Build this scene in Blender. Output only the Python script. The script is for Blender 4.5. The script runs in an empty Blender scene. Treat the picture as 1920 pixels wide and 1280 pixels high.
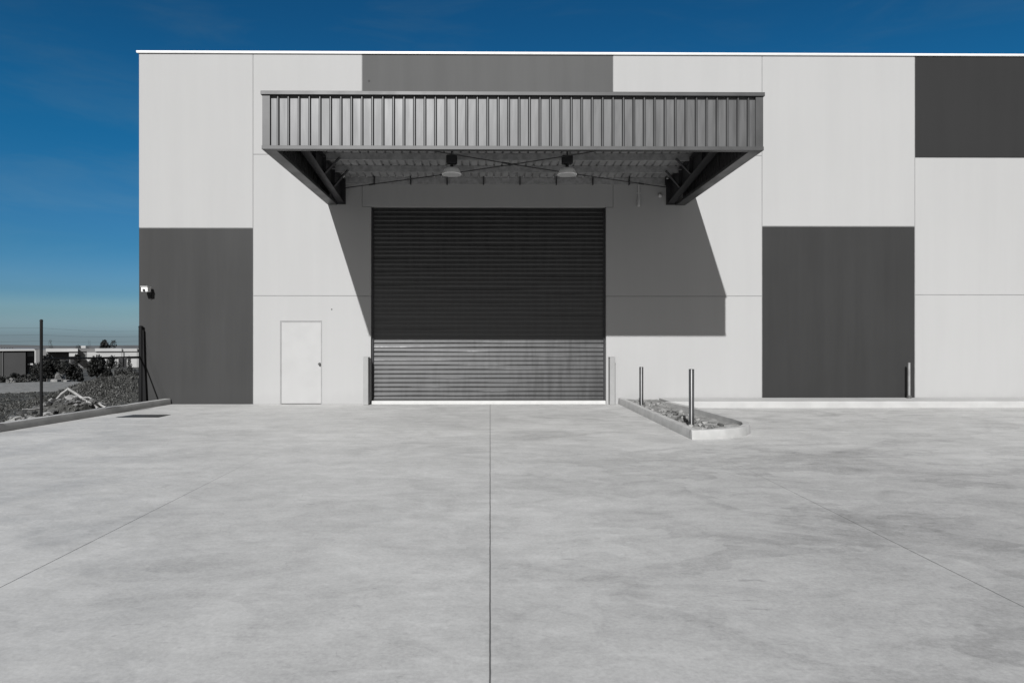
import bpy, bmesh, math, random
from mathutils import Vector, Matrix, noise

random.seed(7)
SC = bpy.context.scene
COL = SC.collection
PI = math.pi
R = math.radians

# ------------------------------------------------------------------ survey
# camera station: lens 1.59 m above the slab, 17.4 m in front of the facade
CAM_H, FAC, YAW, FPX, PPX = 1.59, 17.4, 0.0091, 1280.0, 930.6

def sx(u, Y):                       # surveyed bearing -> metres across, at depth Y
    t = (u - PPX) / FPX
    return Y * (t + YAW) / (1 - t * YAW)

def sz(u, v, Y):                    # surveyed elevation -> metres up, at depth Y
    d = sx(u, Y) * math.sin(YAW) + Y * math.cos(YAW)
    return CAM_H + (640 - v) / FPX * d

# ------------------------------------------------------------------ materials
def new_mat(name):
    m = bpy.data.materials.new(name)
    m.use_nodes = True
    nt = m.node_tree
    for n in list(nt.nodes):
        nt.nodes.remove(n)
    out = nt.nodes.new('ShaderNodeOutputMaterial')
    b = nt.nodes.new('ShaderNodeBsdfPrincipled')
    nt.links.new(b.outputs[0], out.inputs[0])
    return m, nt, b

class NT:
    """small node-graph helper"""
    def __init__(s, nt):
        s.nt = nt
    def n(s, t, **kw):
        x = s.nt.nodes.new(t)
        for k, v in kw.items():
            setattr(x, k, v)
        return x
    def put(s, sock, v):
        if isinstance(v, bpy.types.NodeSocket):
            s.nt.links.new(v, sock)
        elif isinstance(v, (int, float)) and sock.type in ('RGBA',):
            sock.default_value = (v, v, v, 1)
        elif isinstance(v, (tuple, list)) and sock.type == 'RGBA' and len(v) == 3:
            sock.default_value = (*v, 1)
        else:
            sock.default_value = v
    def math(s, op, a, b=0.0, clamp=False):
        x = s.n('ShaderNodeMath', operation=op, use_clamp=clamp)
        s.put(x.inputs[0], a); s.put(x.inputs[1], b)
        return x.outputs[0]
    def pos(s, kind='Object'):
        if kind == 'Object':
            return s.n('ShaderNodeTexCoord').outputs['Object']
        return s.n('ShaderNodeNewGeometry').outputs['Position']
    def scale(s, v, sc, loc=(0, 0, 0), rot=(0, 0, 0)):
        x = s.n('ShaderNodeMapping')
        s.put(x.inputs[0], v)
        x.inputs['Scale'].default_value = sc
        x.inputs['Location'].default_value = loc
        x.inputs['Rotation'].default_value = rot
        return x.outputs[0]
    def noise(s, v, sc, detail=4, rough=.55, dist=0.0):
        x = s.n('ShaderNodeTexNoise')
        s.put(x.inputs['Vector'], v)
        x.inputs['Scale'].default_value = sc
        x.inputs['Detail'].default_value = detail
        x.inputs['Roughness'].default_value = rough
        x.inputs['Distortion'].default_value = dist
        return x.outputs[0]
    def ramp(s, f, a, b, lo, hi, smooth=True):
        x = s.n('ShaderNodeMapRange', interpolation_type='SMOOTHSTEP' if smooth else 'LINEAR')
        s.put(x.inputs[0], f)
        for i, q in enumerate((a, b, lo, hi)):
            s.put(x.inputs[i + 1], q)
        return x.outputs[0]
    def mix(s, f, a, b, blend='MIX'):
        x = s.n('ShaderNodeMix', data_type='RGBA', blend_type=blend)
        s.put(x.inputs[0], f); s.put(x.inputs[6], a); s.put(x.inputs[7], b)
        return x.outputs[2]
    def bump(s, h, strength=.3, dist=.01):
        x = s.n('ShaderNodeBump')
        x.inputs['Strength'].default_value = strength
        x.inputs['Distance'].default_value = dist
        s.put(x.inputs['Height'], h)
        return x.outputs[0]
    def comb(s, r, g, b):
        x = s.n('ShaderNodeCombineXYZ')
        s.put(x.inputs[0], r); s.put(x.inputs[1], g); s.put(x.inputs[2], b)
        return x.outputs[0]
    def sep(s, v):
        x = s.n('ShaderNodeSeparateXYZ')
        s.put(x.inputs[0], v)
        return x.outputs

def tint(c, k):
    return tuple(min(1, q * k) for q in c)

def mat_simple(name, col, rough=.6, metal=0.0, var=.12, sc=6.0, bump=.05, spec=.5, stretch=(1, 1, 1)):
    m, nt, b = new_mat(name)
    g = NT(nt)
    p = g.scale(g.pos('World'), stretch)
    f = g.noise(p, sc, 6)
    c = g.mix(g.ramp(f, .3, .7, 0, 1), tint(col, 1 - var), tint(col, 1 + var))
    nt.links.new(c, b.inputs['Base Color'])
    nt.links.new(g.ramp(f, .3, .7, max(.02, rough - .06), min(1, rough + .06)), b.inputs['Roughness'])
    b.inputs['Metallic'].default_value = metal
    b.inputs['Specular IOR Level'].default_value = spec
    if bump:
        nt.links.new(g.bump(g.noise(p, sc * 5, 4), bump, .01), b.inputs['Normal'])
    return m

def mat_panel(name, col, streak=.05, rough=.75, seed=0.0):
    """painted tilt-up concrete: faint vertical weather runs, roller texture, form-work ripple"""
    m, nt, b = new_mat(name)
    g = NT(nt)
    p = g.pos('World')
    run = g.noise(g.scale(p, (2.6, 2.6, .16), (seed, 0, 0)), 1.0, 6, .65)
    big = g.noise(g.scale(p, (.35, .35, .35), (seed, 3, 1)), 1.0, 3)
    fine = g.noise(p, 55, 3)
    f = g.math('ADD', g.math('MULTIPLY', run, .5), g.math('ADD', g.math('MULTIPLY', big, .35), g.math('MULTIPLY', fine, .15)))
    c = g.mix(g.ramp(f, .36, .64, 0, 1), tint(col, 1 - streak), tint(col, 1 + streak))
    # splash-back grime just above the slab, with a broken edge
    z = g.sep(p)[2]
    edge = g.math('ADD', z, g.math('MULTIPLY', g.noise(g.scale(p, (3, 3, .8)), 1.5, 5), -.5))
    c = g.mix(g.ramp(edge, -.2, .12, .22, 0), c, tint(col, .78))
    nt.links.new(c, b.inputs['Base Color'])
    b.inputs['Roughness'].default_value = rough
    b.inputs['Specular IOR Level'].default_value = .3
    nt.links.new(g.bump(g.math('ADD', fine, g.math('MULTIPLY', big, 2.0)), .06, .01), b.inputs['Normal'])
    return m

def mat_yard():
    m, nt, b = new_mat('yard_concrete')
    g = NT(nt)
    p = g.pos('World')
    X, Y, Z = g.sep(p)
    # each pour between the saw cuts cured a little differently
    big = g.noise(g.scale(p, (.30, .32, 1), rot=(0, 0, .25)), 1.0, 5, .55, .6)
    cloud = g.noise(g.scale(p, (.85, .95, 1), (5, 2, 0), (0, 0, -.3)), 1.0, 8, .68, .9)
    sweep = g.noise(g.scale(p, (.18, 2.6, 1), (1, 7, 0), (0, 0, .06)), 1.0, 6, .6, .5)
    broom = g.noise(g.scale(p, (.35, 13, 1), (3, 0, 0), (0, 0, .03)), 1.0, 4, .6, .3)
    grit = g.noise(p, 38, 6, .75)
    fleck = g.noise(p, 150, 2)
    v = g.math('MULTIPLY', g.math('SUBTRACT', big, .5), .40)
    v = g.math('ADD', v, g.math('MULTIPLY', g.math('SUBTRACT', cloud, .5), .50))
    v = g.math('ADD', v, g.math('MULTIPLY', g.math('SUBTRACT', sweep, .5), .20))
    bm_ = g.ramp(Y, 9, 15, .06, .24)
    v = g.math('ADD', v, g.math('MULTIPLY', g.math('SUBTRACT', broom, .5), bm_))
    v = g.math('ADD', v, g.math('MULTIPLY', g.math('SUBTRACT', grit, .5), .62))
    v = g.math('ADD', v, g.math('MULTIPLY', g.math('SUBTRACT', fleck, .5), .16))
    med = g.noise(g.scale(p, (2.4, 2.6, 1), (4, 8, 0), (0, 0, .5)), 1.0, 10, .72, 1.4)
    v = g.math('ADD', v, g.math('MULTIPLY', g.math('SUBTRACT', med, .5), .42))
    # smeared cement paste left by the float: patches with a definite edge
    smear = g.noise(g.scale(p, (.75, 1.5, 1), (13, 3, 0), (0, 0, .22)), 1.0, 7, .62, 1.8)
    v = g.math('ADD', v, g.ramp(smear, .53, .56, 0, -.06))
    v = g.math('ADD', v, g.ramp(smear, .41, .435, .05, 0))
    pore = g.noise(g.scale(p, (11, 14, 1), (2, 5, 0)), 1.0, 6, .75, .6)
    v = g.math('ADD', v, g.math('MULTIPLY', g.math('SUBTRACT', pore, .5), .34))
    # hairline shrinkage cracks
    cv = g.n('ShaderNodeTexVoronoi', feature='DISTANCE_TO_EDGE')
    warp = g.n('ShaderNodeVectorMath', operation='ADD')
    wn = g.n('ShaderNodeTexNoise'); g.put(wn.inputs['Vector'], p); wn.inputs['Scale'].default_value = 1.1; wn.inputs['Detail'].default_value = 7
    wm = g.n('ShaderNodeVectorMath', operation='SCALE'); g.put(wm.inputs[0], wn.outputs['Color']); wm.inputs['Scale'].default_value = 1.6
    g.put(warp.inputs[0], p); g.put(warp.inputs[1], wm.outputs[0])
    g.put(cv.inputs['Vector'], warp.outputs[0]); cv.inputs['Scale'].default_value = .19
    crack = g.math('MULTIPLY', g.ramp(cv.outputs['Distance'], .0004, .0016, 1, 0), g.ramp(med, .5, .6, 0, 1))
    v = g.math('ADD', v, g.math('MULTIPLY', crack, -.16))
    # the turning area before the island is the most stained
    side = g.math('MULTIPLY', g.ramp(g.math('ADD', X, g.math('MULTIPLY', g.math('SUBTRACT', cloud, .5), 6)), -.5, 3.5, 0, 1), g.ramp(g.math('ADD', Y, g.math('MULTIPLY', g.math('SUBTRACT', big, .5), 6)), 7.5, 11.5, -.17, -.02))
    v = g.math('ADD', v, side)
    v = g.math('ADD', v, g.ramp(Y, 2.5, 7, -.05, 0))  # ground colour darkened towards the camera in place of lens vignetting
    # water-line stains: thin contours of a noise
    st = g.noise(g.scale(p, (.33, .5, 1), (9, 4, 0)), 1.0, 5, .6, .4)
    band = g.math('MULTIPLY', g.ramp(st, .50, .511, 0, 1), g.ramp(st, .511, .60, 1, 0))
    v = g.math('ADD', v, g.math('MULTIPLY', band, g.ramp(X, -2, 3, -.03, -.12)))
    # scuffs: short dark dashes along the drive direction
    sc_ = g.noise(g.scale(p, (2.2, 9, 1), (2, 2, 0), (0, 0, .35)), 1.0, 3, .6)
    gate = g.noise(g.scale(p, (.5, .5, 1), (8, 1, 0)), 1.0, 2)
    scuff = g.math('MULTIPLY', g.ramp(sc_, .66, .71, 0, 1), g.ramp(gate, .50, .58, 0, 1))
    v = g.math('ADD', v, g.math('MULTIPLY', scuff, -.2))
    fl = g.noise(g.scale(p, (6, 20, 1), (5, 9, 0), (0, 0, .45)), 1.0, 3, .6)
    fg = g.noise(g.scale(p, (.6, .8, 1), (18, 6, 0)), 1.0, 3)
    v = g.math('ADD', v, g.math('MULTIPLY', g.math('MULTIPLY', g.ramp(fl, .63, .68, 0, 1), g.ramp(fg, .46, .56, 0, 1)), -.12))
    # pits
    vo = g.n('ShaderNodeTexVoronoi'); g.put(vo.inputs['Vector'], p); vo.inputs['Scale'].default_value = 2.1
    pit = g.ramp(vo.outputs['Distance'], .02, .035, 1, 0)
    v = g.math('ADD', v, g.math('MULTIPLY', pit, -.14))
    val = g.math('MULTIPLY', g.math('ADD', v, 1.0), YARD_ALB)
    # saw-cut joints, slightly ragged
    wob = g.math('MULTIPLY', g.math('SUBTRACT', g.noise(p, 3.0, 5, .7), .5), .008)
    Xw = g.math('ADD', X, wob)
    joint = None
    for xj, w in ((0.0, .0042), (-3.17, .0036), (3.2, .0032), (9.6, .004), (16, .004), (-9.5, .004)):
        d = g.math('ABSOLUTE', g.math('SUBTRACT', Xw, xj))
        k = g.ramp(d, w * .6, w * 1.5, 1, 0)
        if xj:                                     # the side cuts are packed with dust towards the building
            k = g.math('MULTIPLY', k, g.ramp(g.math('ADD', Y, g.math('MULTIPLY', big, 2)), 6.5, 11.5, 1, .12))
        joint = k if joint is None else g.math('MAXIMUM', joint, k)
    val = g.math('MULTIPLY', val, g.math('SUBTRACT', 1.0, g.math('MULTIPLY', joint, .78)))
    col = g.comb(val, g.math('MULTIPLY', val, .995), g.math('MULTIPLY', val, .98))
    nt.links.new(col, b.inputs['Base Color'])
    nt.links.new(g.ramp(cloud, .3, .7, .58, .8), b.inputs['Roughness'])
    b.inputs['Specular IOR Level'].default_value = .35
    h = g.math('ADD', g.math('MULTIPLY', grit, .6), g.math('ADD', g.math('MULTIPLY', broom, .5), g.math('MULTIPLY', joint, -2.0)))
    nt.links.new(g.bump(h, .22, .006), b.inputs['Normal'])
    return m

def mat_ground(name, c1, c2, c3):
    m, nt, b = new_mat(name)
    g = NT(nt)
    p = g.pos('World')
    a = g.noise(p, .12, 8, .7)
    f = g.noise(p, 2.5, 8, .75)
    c = g.mix(g.ramp(f, .35, .65, 0, 1), c1, c2)
    c = g.mix(g.ramp(a, .45, .62, 0, 1), c, c3)
    nt.links.new(c, b.inputs['Base Color'])
    b.inputs['Roughness'].default_value = .95
    b.inputs['Specular IOR Level'].default_value = .1
    nt.links.new(g.bump(f, .6, .06), b.inputs['Normal'])
    return m

def mat_leaf(name, c1, c2):
    m, nt, b = new_mat(name)
    g = NT(nt)
    rnd = g.n('ShaderNodeNewGeometry').outputs['Random Per Island']
    c = g.mix(g.math('POWER', rnd, 1.6), c1, c2)
    nt.links.new(c, b.inputs['Base Color'])
    b.inputs['Roughness'].default_value = .6
    b.inputs['Specular IOR Level'].default_value = .25
    return m

def mat_metal_sheet(name, col, metal, rough, var=.08):
    """colour-coated steel sheet, every pan very slightly oil-canned"""
    m, nt, b = new_mat(name)
    g = NT(nt)
    p = g.pos('World')
    w = g.noise(g.scale(p, (2.3, 2.3, .5)), 1.0, 3)
    f = g.noise(g.scale(p, (9, 9, .8)), 1.0, 5)
    c = g.mix(g.ramp(f, .3, .7, 0, 1), tint(col, 1 - var), tint(col, 1 + var))
    nt.links.new(c, b.inputs['Base Color'])
    b.inputs['Metallic'].default_value = metal
    nt.links.new(g.ramp(f, .3, .7, rough - .05, rough + .07), b.inputs['Roughness'])
    nt.links.new(g.bump(w, .35, .03), b.inputs['Normal'])
    return m

YARD_ALB = .378
WHITE = .298
M = {}
M['white'] = mat_panel('white_panel_paint', (WHITE, WHITE * .997, WHITE * .994), .022)
M['dark'] = mat_panel('dark_panel_paint', (0.0263, 0.0263, 0.0263), .14, .7, 4.0)
M['dark_right'] = mat_panel('slate_panel_paint', (0.0183, 0.0183, 0.0184), .14, .7, 14.0)
M['dark_top'] = mat_panel('charcoal_panel_paint', (0.0123, 0.0123, 0.0126), .10, .7, 9.0)
M['mid'] = mat_panel('mid_grey_panel_paint', (0.0578, 0.0582, 0.0582), .08, .7, 6.0)
M['sealant'] = mat_simple('joint_sealant', (0.1700, 0.1700, 0.1700), .8)
M['cap'] = mat_simple('white_cap_metal', (0.6290, 0.6290, 0.6205), .35, 0, .03)
M['door'] = mat_simple('white_door_paint', (WHITE, WHITE * .997, WHITE * .994), .5, 0, .02, 3, .02)
M['shutter'] = mat_metal_sheet('shutter_steel', (.053, .0533, .054), .72, .43)
M['guide'] = mat_simple('dark_guide_steel', (.03, .03, .032), .5, .4)
M['sill'] = mat_simple('white_sill_concrete', (0.4046, 0.4046, 0.3974), .7, 0, .04)
M['fascia'] = mat_metal_sheet('fascia_steel', (0.0850, 0.0855, 0.0868), .65, .47)
M['trim'] = mat_simple('trim_steel', (0.0480, 0.0482, 0.0490), .45, .3, .06, 2, .02)
M['soffit'] = mat_simple('soffit_steel', (.27, .27, .272), .6, .15, .15, 3, .02)
M['purlin'] = mat_simple('galvanised_purlin', (.27, .27, .272), .55, .2, .18, 9, .02)
M['beam'] = mat_simple('black_beam_paint', (.022, .022, .024), .5, .1, .2)
M['black'] = mat_simple('black_fitting', (.012, .012, .013), .5)
M['lamp_white'] = mat_simple('white_lamp_enamel', (.86, .86, .85), .4, 0, .03)
M['lens'] = mat_simple('lamp_lens', (.5, .5, .5), .2, 0, .03)
M['fitting_white'] = mat_simple('white_fitting_plastic', (.75, .75, .74), .45, 0, .04)
M['pipe_grey'] = mat_simple('pale_pipe_plastic', (.42, .42, .42), .5, 0, .1)
M['chrome'] = mat_simple('polished_stainless', (.33, .33, .334), .36, 1.0, .06, 12, .02, stretch=(6, 6, .4))
M['guard'] = mat_simple('pale_grey_guard_paint', (.222, .222, .221), .55, 0, .05, 3, .03)
def mat_brushed():
    m, nt, b = new_mat('brushed_stainless')
    g = NT(nt)
    f = g.noise(g.scale(g.pos('World'), (4, 4, .6)), 6.0, 5)
    nt.links.new(g.mix(g.ramp(f, .3, .7, 0, 1), (.23, .23, .232), (.30, .30, .303)), b.inputs['Base Color'])
    b.inputs['Metallic'].default_value = 1.0
    b.inputs['Roughness'].default_value = .33
    b.inputs['Anisotropic'].default_value = .85
    b.inputs['Anisotropic Rotation'].default_value = .25
    t = g.n('ShaderNodeTangent', direction_type='RADIAL', axis='Z')
    nt.links.new(t.outputs[0], b.inputs['Tangent'])
    return m
M['chrome'] = mat_brushed()
M['galv'] = mat_simple('galvanised_post', (0.2750, 0.2750, 0.2750), .4, .5, .1)
M['kerb'] = mat_simple('kerb_concrete', (0.3315, 0.3306, 0.3264), .8, 0, .10, 3.5, .12)
M['path'] = mat_simple('footpath_concrete', (0.3272, 0.3264, 0.3230), .8, 0, .06, 2.5, .08)
M['steel_black'] = mat_simple('black_fence_steel', (.005, .005, .0055), .65, 0, .1, 5, .02, .2)
M['wire'] = mat_simple('fence_wire', (.1, .1, .1), .5, .5)
M['grate'] = mat_simple('cast_iron_grate', (.09, .09, .09), .55, .4)
M['yard'] = mat_yard()
M['field'] = mat_ground('field_grass', (0.0255, 0.0259, 0.0247), (.06, .06, .057), (.085, .085, .082))
M['gravel'] = mat_ground('gravel', (0.1224, 0.1224, 0.1193), (.20, .20, .196), (.165, .164, .16))
M['soil'] = mat_ground('island_soil', (.12, .12, .117), (.30, .298, .293), (.22, .22, .216))
M['mound'] = mat_ground('mound_soil', (.035, .035, .033), (.08, .08, .077), (.06, .06, .058))
M['grassblade'] = mat_leaf('grass_blades', (.02, .0205, .019), (.09, .09, .085))
M['weed'] = mat_leaf('weed_blades', (.025, .0255, .024), (.11, .11, .105))
M['leaf_dark'] = mat_leaf('dark_leaves', (.005, .0053, .005), (.026, .0265, .025))
M['leaf_mid'] = mat_leaf('grey_leaves', (.018, .0185, .0175), (.075, .075, .072))
M['bark'] = mat_simple('bark', (0.0595, 0.0578, 0.0553), .9, 0, .25)
M['branch'] = mat_simple('bleached_timber', (.24, .238, .234), .85, 0, .25, 8, .3, stretch=(1, 1, 3))
M['stone'] = mat_simple('broken_concrete', (.19, .189, .186), .9, 0, .25, 5, .4)
M['rubble_mix'] = mat_leaf('mixed_rubble', (.025, .025, .0245), (.17, .169, .166))
M['stone_mix'] = mat_leaf('mixed_gravel', (.05, .05, .049), (.27, .268, .263))
M['stone_mid'] = mat_simple('weathered_stone', (.10, .10, .098), .9, 0, .3, 5, .4)
M['stone_dark'] = mat_simple('dark_stone', (.07, .07, .069), .9, 0, .3, 5, .4)
M['far_white'] = mat_simple('far_white_cladding', (0.3570, 0.3570, 0.3527), .6, 0, .05, .3, 0)
M['far_grey'] = mat_simple('far_grey_cladding', (0.1275, 0.1275, 0.1275), .6, 0, .10, .8, 0, stretch=(8, 8, .2))
M['far_dark'] = mat_simple('far_dark_cladding', (0.0340, 0.0340, 0.0344), .7, 0, .08, .5, 0)
M['hazed_plain'] = mat_simple('hazed_dry_grass', (.082, .082, .08), .95, 0, .15, .01, 0)  # dry grass colour lightened in place of distance haze
M['far_black'] = mat_simple('far_opening', (.015, .015, .016), .6, 0, .2, .5, 0)

# ------------------------------------------------------------------ mesh helpers
def box(bm, x0, x1, y0, y1, z0, z1, bev=0.0):
    vs = [bm.verts.new(c) for c in ((x0, y0, z0), (x1, y0, z0), (x1, y1, z0), (x0, y1, z0),
                                    (x0, y0, z1), (x1, y0, z1), (x1, y1, z1), (x0, y1, z1))]
    fs = [bm.faces.new([vs[i] for i in q]) for q in
          ((0, 3, 2, 1), (4, 5, 6, 7), (0, 1, 5, 4), (1, 2, 6, 5), (2, 3, 7, 6), (3, 0, 4, 7))]
    if bev:
        es = {e for f in fs for e in f.edges}
        bmesh.ops.bevel(bm, geom=list(es), offset=bev, segments=2, affect='EDGES', profile=.5)
    return vs

def prism_y(bm, pts, y0, y1, bev=0.0):
    """outline in x,z (counter-clockwise seen from the camera side) pushed back from y0 to y1"""
    a = [bm.verts.new((x, y0, z)) for x, z in pts]
    b = [bm.verts.new((x, y1, z)) for x, z in pts]
    n = len(pts)
    f = bm.faces.new(a)
    bm.faces.new(b[::-1])
    for i in range(n):
        j = (i + 1) % n
        bm.faces.new((a[j], a[i], b[i], b[j]))
    bmesh.ops.recalc_face_normals(bm, faces=bm.faces[:])
    if bev:
        bmesh.ops.bevel(bm, geom=list(f.edges), offset=bev, segments=1, affect='EDGES')

def prism_z(bm, pts, z0, z1):
    a = [bm.verts.new((x, y, z0)) for x, y in pts]
    b = [bm.verts.new((x, y, z1)) for x, y in pts]
    n = len(pts)
    bm.faces.new(a[::-1]); bm.faces.new(b)
    for i in range(n):
        j = (i + 1) % n
        bm.faces.new((a[i], a[j], b[j], b[i]))
    bmesh.ops.recalc_face_normals(bm, faces=bm.faces[:])

def frame_of(d):
    d = d.normalized()
    up = Vector((0, 0, 1)) if abs(d.z) < .95 else Vector((1, 0, 0))
    a = d.cross(up).normalized()
    return a, d.cross(a).normalized()

def tube(bm, pts, rad, seg=8, cap=True):
    pts = [Vector(p) for p in pts]
    rads = rad if isinstance(rad, (list, tuple)) else [rad] * len(pts)
    rings = []
    a0 = None
    for i, p in enumerate(pts):
        d = pts[min(i + 1, len(pts) - 1)] - pts[max(i - 1, 0)]
        a, b = frame_of(d)
        if a0 is not None and a.dot(a0) < 0:
            a, b = -a, -b
        a0 = a
        rings.append([bm.verts.new(p + (a * math.cos(t) + b * math.sin(t)) * rads[i])
                      for t in (2 * PI * k / seg for k in range(seg))])
    for r0, r1 in zip(rings, rings[1:]):
        for k in range(seg):
            bm.faces.new((r0[k], r0[(k + 1) % seg], r1[(k + 1) % seg], r1[k]))
    if cap:
        bm.faces.new(rings[0][::-1]); bm.faces.new(rings[-1])

def lathe(bm, c, prof, seg=24):
    rings = []
    for r, z in prof:
        rings.append([bm.verts.new((c[0] + r * math.cos(t), c[1] + r * math.sin(t), c[2] + z))
                      for t in (2 * PI * k / seg for k in range(seg))])
    for r0, r1 in zip(rings, rings[1:]):
        for k in range(seg):
            bm.faces.new((r0[k], r0[(k + 1) % seg], r1[(k + 1) % seg], r1[k]))
    bm.faces.new(rings[0][::-1]); bm.faces.new(rings[-1])

def rock(bm, c, r, seed, sub=2, flat=.7, stretch=(1, 1)):
    st = len(bm.verts)
    bmesh.ops.create_icosphere(bm, subdivisions=sub, radius=1.0)
    bm.verts.ensure_lookup_table()
    o = Vector((seed * 3.1, seed * 1.7, seed * .9))
    for v in bm.verts[st:]:
        d = v.co.normalized()
        k = 1 + .75 * noise.noise(d * 1.3 + o) + .55 * noise.noise(d * 2.9 + o)
        q = d * k * r
        v.co = Vector((c[0] + q.x * stretch[0], c[1] + q.y * stretch[1], c[2] + q.z * flat))

def wpos(o):
    v = Vector((0, 0, 0))
    while o:
        v += o.location
        o = o.parent
    return v

def obj(name, bm, mat, parent=None, origin=None, smooth=False, label=None, mats=None):
    """link the bmesh (in world metres) as ONE mesh object, under its thing or part"""
    bmesh.ops.recalc_face_normals(bm, faces=bm.faces[:]) if False else None
    off = wpos(parent) if parent else Vector(origin or (0, 0, 0))
    for v in bm.verts:
        v.co -= off
    me = bpy.data.meshes.new(name)
    bm.to_mesh(me); bm.free()
    for x in (mats or [mat]):
        me.materials.append(x)
    if smooth:
        for p in me.polygons:
            p.use_smooth = True
        me.set_sharp_from_angle(angle=R(40))
    o = bpy.data.objects.new(name, me)
    COL.objects.link(o)
    if parent:
        o.parent = parent
    else:
        o.location = off
    if label:
        o['label'] = label
    return o

def thing(name, label, cat, loc=(0, 0, 0), group=None):
    o = bpy.data.objects.new(name, None)
    COL.objects.link(o)
    o.location = loc
    o.empty_display_size = .2
    tag(o, label, cat, group)
    return o

def tag(o, label, cat, group=None, kind=None):
    o['label'] = label
    o['category'] = cat
    if group:
        o['group'] = group
    if kind:
        o['kind'] = kind
    return o

def setting(name, bm, mat, label=None, cat=None, kind='structure', smooth=False):
    o = obj(name, bm, mat, smooth=smooth)
    o['kind'] = kind
    o['label'] = label
    o['category'] = cat
    return o

B = bmesh.new

def lerp_tab(tab, s):
    for (a, fa), (b, fb) in zip(tab, tab[1:]):
        if s <= b:
            t = max(0, (s - a) / (b - a))
            return fa + (fb - fa) * t
    return tab[-1][1]

# ------------------------------------------------------------------ the ground
PROFILE = [(0, -.07), (4, -.12), (13, -.42), (19, -.55), (30, -1.5), (43, -2.5), (85, -3.9), (130, -4.7), (400, -5.2), (3500, -62), (9000, -165)]
KERB_A, KERB_B = (-8.08, 17.36), (-11.5, -18.2)      # yard-side foot of the long kerb
def kerb_x(y):
    return KERB_A[0] + (KERB_A[1] - y) * (KERB_B[0] - KERB_A[0]) / (KERB_A[1] - KERB_B[1])

def outside(x, y):
    return max(-8.8 - x if y > -18 else -11 - x, y - 58 if x > -9 else y - 17.2 if x < -9.2 else 0, -20 - y, x - 44)

def terrain_z(x, y):
    s = outside(x, y)
    if s <= 0:
        return -.30
    if x < -8.8:
        s = max(-8.8 - x, y - 17.2, -20 - y)
    z = lerp_tab(PROFILE, s)
    k = min(1, s / 6)
    z += k * (.10 * noise.noise(Vector((x * .35, y * .35, 0))) + .05 * noise.noise(Vector((x * 1.1, y * 1.1, 3))))
    # spoil mound beside the fence
    q = ((x + 11.85) / 1.05) ** 2 + ((y - 21.6) / 3.0) ** 2
    if q < 6:
        z += .64 * math.exp(-q * 1.25) * (1 + .22 * noise.noise(Vector((x * 1.6, y * 1.6, 8))))
    return z

def axis(lo, hi, dense, step, growth):
    a = [dense[0] + i * step for i in range(int((dense[1] - dense[0]) / step) + 1)]
    up, d = a[-1], step
    out = []
    while up < hi:
        d *= growth; up += d; out.append(up)
    dn, d = a[0], step
    left = []
    while dn > lo:
        d *= growth; dn -= d; left.append(dn)
    return left[::-1] + a + out

bm = B()
xs = axis(-5200, 5200, (-17.0, -8.3), .22, 1.16)
ys = axis(-5200, 5200, (10.0, 27.0), .22, 1.16)
grid = [[bm.verts.new((x, y, terrain_z(x, y))) for x in xs] for y in ys]
for j in range(len(ys) - 1):
    for i in range(len(xs) - 1):
        bm.faces.new((grid[j][i], grid[j][i + 1], grid[j + 1][i + 1], grid[j + 1][i]))
setting('ground', bm, M['field'], 'dark rough grass field falling away behind the fence', 'ground', smooth=True)

# pale gravel track across the field
bm = B()
def edge_noise(t, k):
    return .9 * noise.noise(Vector((t * .18, k, 0))) + .3 * noise.noise(Vector((t * .9, k, 2)))
rows = []
for i in range(70):
    x = -70 + i * .82
    y0 = 23.2 + (-9 - x) * .10 + edge_noise(x, 1)
    y1 = 35.6 + (-9 - x) * .04 + edge_noise(x, 5)
    rows.append([bm.verts.new((x, y0 + (y1 - y0) * k / 8, terrain_z(x, y0 + (y1 - y0) * k / 8) + (.045 if 0 < k < 8 else -.03))) for k in range(9)])
for a, b in zip(rows, rows[1:]):
    for k in range(8):
        bm.faces.new((a[k], b[k], b[k + 1], a[k + 1]))
setting('gravel_track', bm, M['gravel'], 'pale gravel track crossing the field', 'track', smooth=True)

# concrete yard
bm = B()
prism_z(bm, [(kerb_x(-18.2) + .0, -18.2), (44, -18.2), (44, 17.39), (KERB_A[0], 17.39)], -.25, 0.0)
setting('yard', bm, M['yard'], 'pale concrete loading yard with straight saw cut joints', 'yard')

# long kerb on the field side
def kerb_run(path, w, h, bev=.009, side=1):
    """closed section swept along a ground path; the path is the foot on the yard side"""
    bm = B()
    n = len(path)
    secs = []
    for i, p in enumerate(path):
        a = Vector(path[max(i - 1, 0)]); c = Vector(path[min(i + 1, n - 1)])
        d1 = (Vector(p) - a).normalized() if i else (c - Vector(p)).normalized()
        d2 = (c - Vector(p)).normalized() if i < n - 1 else d1
        d = (d1 + d2).normalized()
        nn = Vector((-d.y, d.x)) * side
        k = 1 / max(.6, d.dot(d1))
        q = []
        hh = h + .004 * noise.noise(Vector((p[0] * 2, p[1] * 2, 0)))
        for off, z in ((0, -.2), (0, 0), (.012, hh - bev * 1.5), (.012 + bev, hh), (w - bev, hh), (w, hh - bev), (w, -.2)):
            q.append(bm.verts.new((p[0] + nn.x * off * k, p[1] + nn.y * off * k, z)))
        secs.append(q)
    for a, b in zip(secs, secs[1:]):
        for k in range(len(a)):
            l = (k + 1) % len(a)
            bm.faces.new((a[k], a[l], b[l], b[k]))
    bm.faces.new(secs[0]); bm.faces.new(secs[-1][::-1])
    bmesh.ops.recalc_face_normals(bm, faces=bm.faces[:])
    return bm

path = []
for i in range(60):
    y = 17.36 - i * .6
    path.append((kerb_x(y), y))
setting('kerb', kerb_run(path, .17, .145, side=-1), M['kerb'], 'long low concrete kerb between yard and field', 'kerb', smooth=True)

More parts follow.
